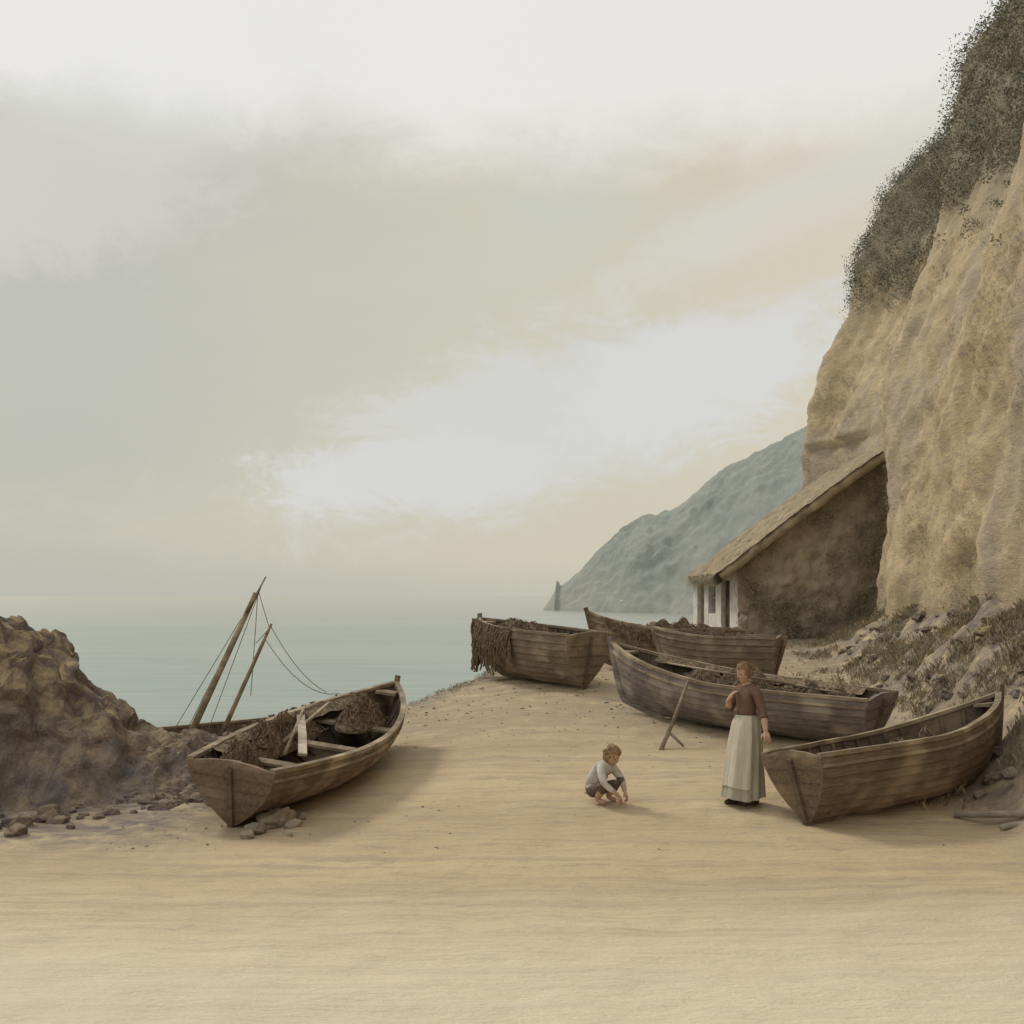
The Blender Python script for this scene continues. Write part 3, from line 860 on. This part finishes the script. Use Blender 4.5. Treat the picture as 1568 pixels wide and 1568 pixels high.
cx,cyy=1.05,12.95
c=empty('crouching_child',(cx,cyy,ground(cx,cyy,True)),(0,0,R(50)))
V=[(0,.10,.15),(0,.09,.25),(0,.0,.36),(0,-.06,.42),(0,-.10,.46),
   (.075,-.05,.41),(.12,-.07,.38),(.17,-.15,.25),(.08,-.25,.14),
   (-.075,-.05,.41),(-.12,-.07,.38),(-.17,-.15,.25),(-.07,-.27,.12),
   (.07,.08,.13),(.14,-.14,.24),(.1,.0,.06),(.11,-.12,.03),
   (-.07,.08,.13),(-.14,-.14,.24),(-.1,.0,.06),(-.11,-.12,.03)]
E=[(0,1),(1,2),(2,3),(3,4),(3,5),(5,6),(6,7),(7,8),(3,9),(9,10),(10,11),(11,12),(0,13),(13,14),(14,15),(15,16),(0,17),(17,18),(18,19),(19,20)]
Rr=[(.12,.115),(.125,.115),(.125,.105),.085,.05,.06,.055,.042,.024,.06,.055,.042,.024,.075,.062,.036,.028,.075,.062,.036,.028]
def asg2(e_,t,p):
    if e_==(3,4): return 2 if t>.6 else 0
    if e_ in((7,8),(11,12)): return 2 if t>.55 else 0
    if e_ in((15,16),(19,20)): return 2
    if e_ in((14,15),(18,19)): return 1 if t<.45 else 2
    if e_ in((13,14),(17,18),(0,13),(0,17)): return 1
    if e_==(0,1): return 1 if t<.25 else 0
    return 0
skin_mesh('body',V,E,Rr,[0],[M_shirt,M_short,M_skin],c,3,asg2)
hand(c,(.08,-.25,.14),(-.1,-.4,-.75),(.2,-.8,.4),.72,True,.5,'left_hand')
hand(c,(-.07,-.27,.12),(.1,-.3,-.8),(-.2,-.8,.4),.72,False,.5,'right_hand')
head(c,(0,-.135,.535),.96,(R(38),0,0),M_hairc,False,True)
c.scale=(1.06,1.06,1.06)

M_gull=simple('white_feathers',(.6,.6,.58),(.8,.8,.78),5)
for px,py,d,rz in((1198,722,90,.3),(1093,752,110,-.4),(950,921,95,.2)):
    g=empty('seagull',pt(px,py,d),(0,.15,rz))
    mb=MB(); mb.tube([(0,-.22,0),(0,-.12,.02),(0,.05,.01),(0,.2,0),(0,.3,0)],[.015,.05,.07,.04,.02],8); mb.obj('body',M_gull,g,True)
    mb=MB()
    for s in(-1,1):
        mb.add([(0,-.08,.03),(0,.1,.03),(s*.3,.06,.2),(s*.3,-.1,.2),(s*.7,.1,.12),(s*.68,.02,.12)],[(0,1,2,3),(3,2,4,5)])
    mb.obj('wings',M_gull,g)

# ------------------------------------------------------------ world
world=bpy.data.worlds.new('World'); sc.world=world; world.use_nodes=True
try:
    world.cycles.sampling_method='MANUAL'; world.cycles.sample_map_resolution=256
except Exception: pass
nt=world.node_tree; bg=nt.nodes['Background']; bg.inputs['Strength'].default_value=.1
to_sun=Vector((-.48,.46,.60)).normalized()
sky=nt.nodes.new('ShaderNodeTexSky'); sky.sky_type='NISHITA'; sky.sun_disc=False
sky.sun_elevation=math.asin(to_sun.z); sky.sun_rotation=math.atan2(to_sun.x,to_sun.y)
sky.dust_density=3; sky.air_density=1.2
tc=nt.nodes.new('ShaderNodeTexCoord'); sp=nt.nodes.new('ShaderNodeSeparateXYZ'); nt.links.new(tc.outputs['Generated'],sp.inputs[0])
az=mth(nt,'ARCTAN2',sp.outputs[0],sp.outputs[1]); el=mth(nt,'ARCSINE',sp.outputs[2])
wn=mth(nt,'SUBTRACT',tex(nt,2.6,(1,1,2.2),detail=5,rough=.62,coord='Generated',dist=.5),.5)
wn2=mth(nt,'SUBTRACT',tex(nt,11,(1,1,1.8),(0,R(25),0),detail=7,rough=.78,coord='Generated',dist=.6),.5)
wob=mth(nt,'ADD',mth(nt,'MULTIPLY',wn,1.7),mth(nt,'MULTIPLY',wn2,2.4))
def blob(px,py,ax,ay,ang,soft=.6):
    ca=math.atan((px-784)/F); ce=math.atan((912-py)/F*math.cos(ca))
    dx=mth(nt,'SUBTRACT',az,ca); dy=mth(nt,'SUBTRACT',el,ce)
    c_,s_=math.cos(ang),math.sin(ang)
    u=mth(nt,'DIVIDE',mth(nt,'ADD',mth(nt,'MULTIPLY',dx,c_),mth(nt,'MULTIPLY',dy,s_)),ax/F)
    v_=mth(nt,'DIVIDE',mth(nt,'SUBTRACT',mth(nt,'MULTIPLY',dy,c_),mth(nt,'MULTIPLY',dx,s_)),ay/F)
    r=mth(nt,'SQRT',mth(nt,'ADD',mth(nt,'MULTIPLY',u,u),mth(nt,'MULTIPLY',v_,v_)))
    r=mth(nt,'ADD',r,wob)
    return mrange(nt,r,1-soft*.6,1+soft*.8,1,0)
def B(fac,*a): return mth(nt,'MULTIPLY',blob(*a),fac)
lr=mrange(nt,mth(nt,'ADD',az,mth(nt,'MULTIPLY',wn,.35)),-.38,.04)
col=mix(nt,lr,(.505,.51,.45),(.63,.595,.47))
col=mix(nt,mrange(nt,az,.02,.4),col,(.68,.625,.49))
col=mix(nt,B(.8,120,300,190,90,.2),col,(.63,.615,.575))
col=mix(nt,B(.35,560,420,420,130,.3,.9),col,(.56,.555,.475))
col=mix(nt,B(.6,640,800,560,60,.0,.9),col,(.62,.585,.475))
col=mix(nt,B(.95,820,640,430,100,.26),col,(.66,.66,.63))
col=mix(nt,B(.8,1080,570,190,75,.2,.5),col,(.70,.70,.68))
col=mix(nt,B(.8,590,725,200,50,.05,.5),col,(.68,.685,.67))
col=mix(nt,B(.6,1160,340,280,50,.35,.7),col,(.69,.675,.63))
col=mix(nt,B(.4,850,330,120,75,.5,1.0),col,(.60,.635,.60))
col=mix(nt,B(.28,1190,400,110,50,.4,1.0),col,(.72,.60,.45))
col=mix(nt,B(.35,1130,250,120,30,.1,1.0),col,(.68,.56,.42))
hi=mth(nt,'ADD',el,mth(nt,'MULTIPLY',mth(nt,'ADD',wn,mth(nt,'MULTIPLY',wn2,.7)),.09))
col=mix(nt,mrange(nt,hi,.345,.43,0,.8),col,(.88,.87,.85))
col=mix(nt,mrange(nt,el,.0,.035,.6,0),col,(.51,.51,.445))
vs=nt.nodes.new('ShaderNodeVectorMath'); vs.operation='SCALE'; nt.links.new(col,vs.inputs[0]); vs.inputs['Scale'].default_value=10
fin=mix(nt,.05,vs.outputs[0],sky.outputs[0])
nt.links.new(fin,bg.inputs['Color'])
sd=bpy.data.lights.new('sun','SUN'); sd.energy=1.5; sd.angle=R(12); sd.color=(1,.92,.78)
so=bpy.data.objects.new('sun',sd); sc.collection.objects.link(so); so.rotation_euler=to_sun.to_track_quat('Z','Y').to_euler(); so.location=(-20,10,25)

cam=bpy.data.cameras.new('camera'); co=bpy.data.objects.new('camera',cam); sc.collection.objects.link(co)
co.location=(0,0,2.5); co.rotation_euler=(R(90),0,0); cam.sensor_width=36; cam.lens=36*F/1568; cam.shift_y=128/1568
cam.clip_end=20000; cam.clip_start=.1
sc.camera=co
print('done',len(cliff.data.vertices),len(beach.data.vertices))
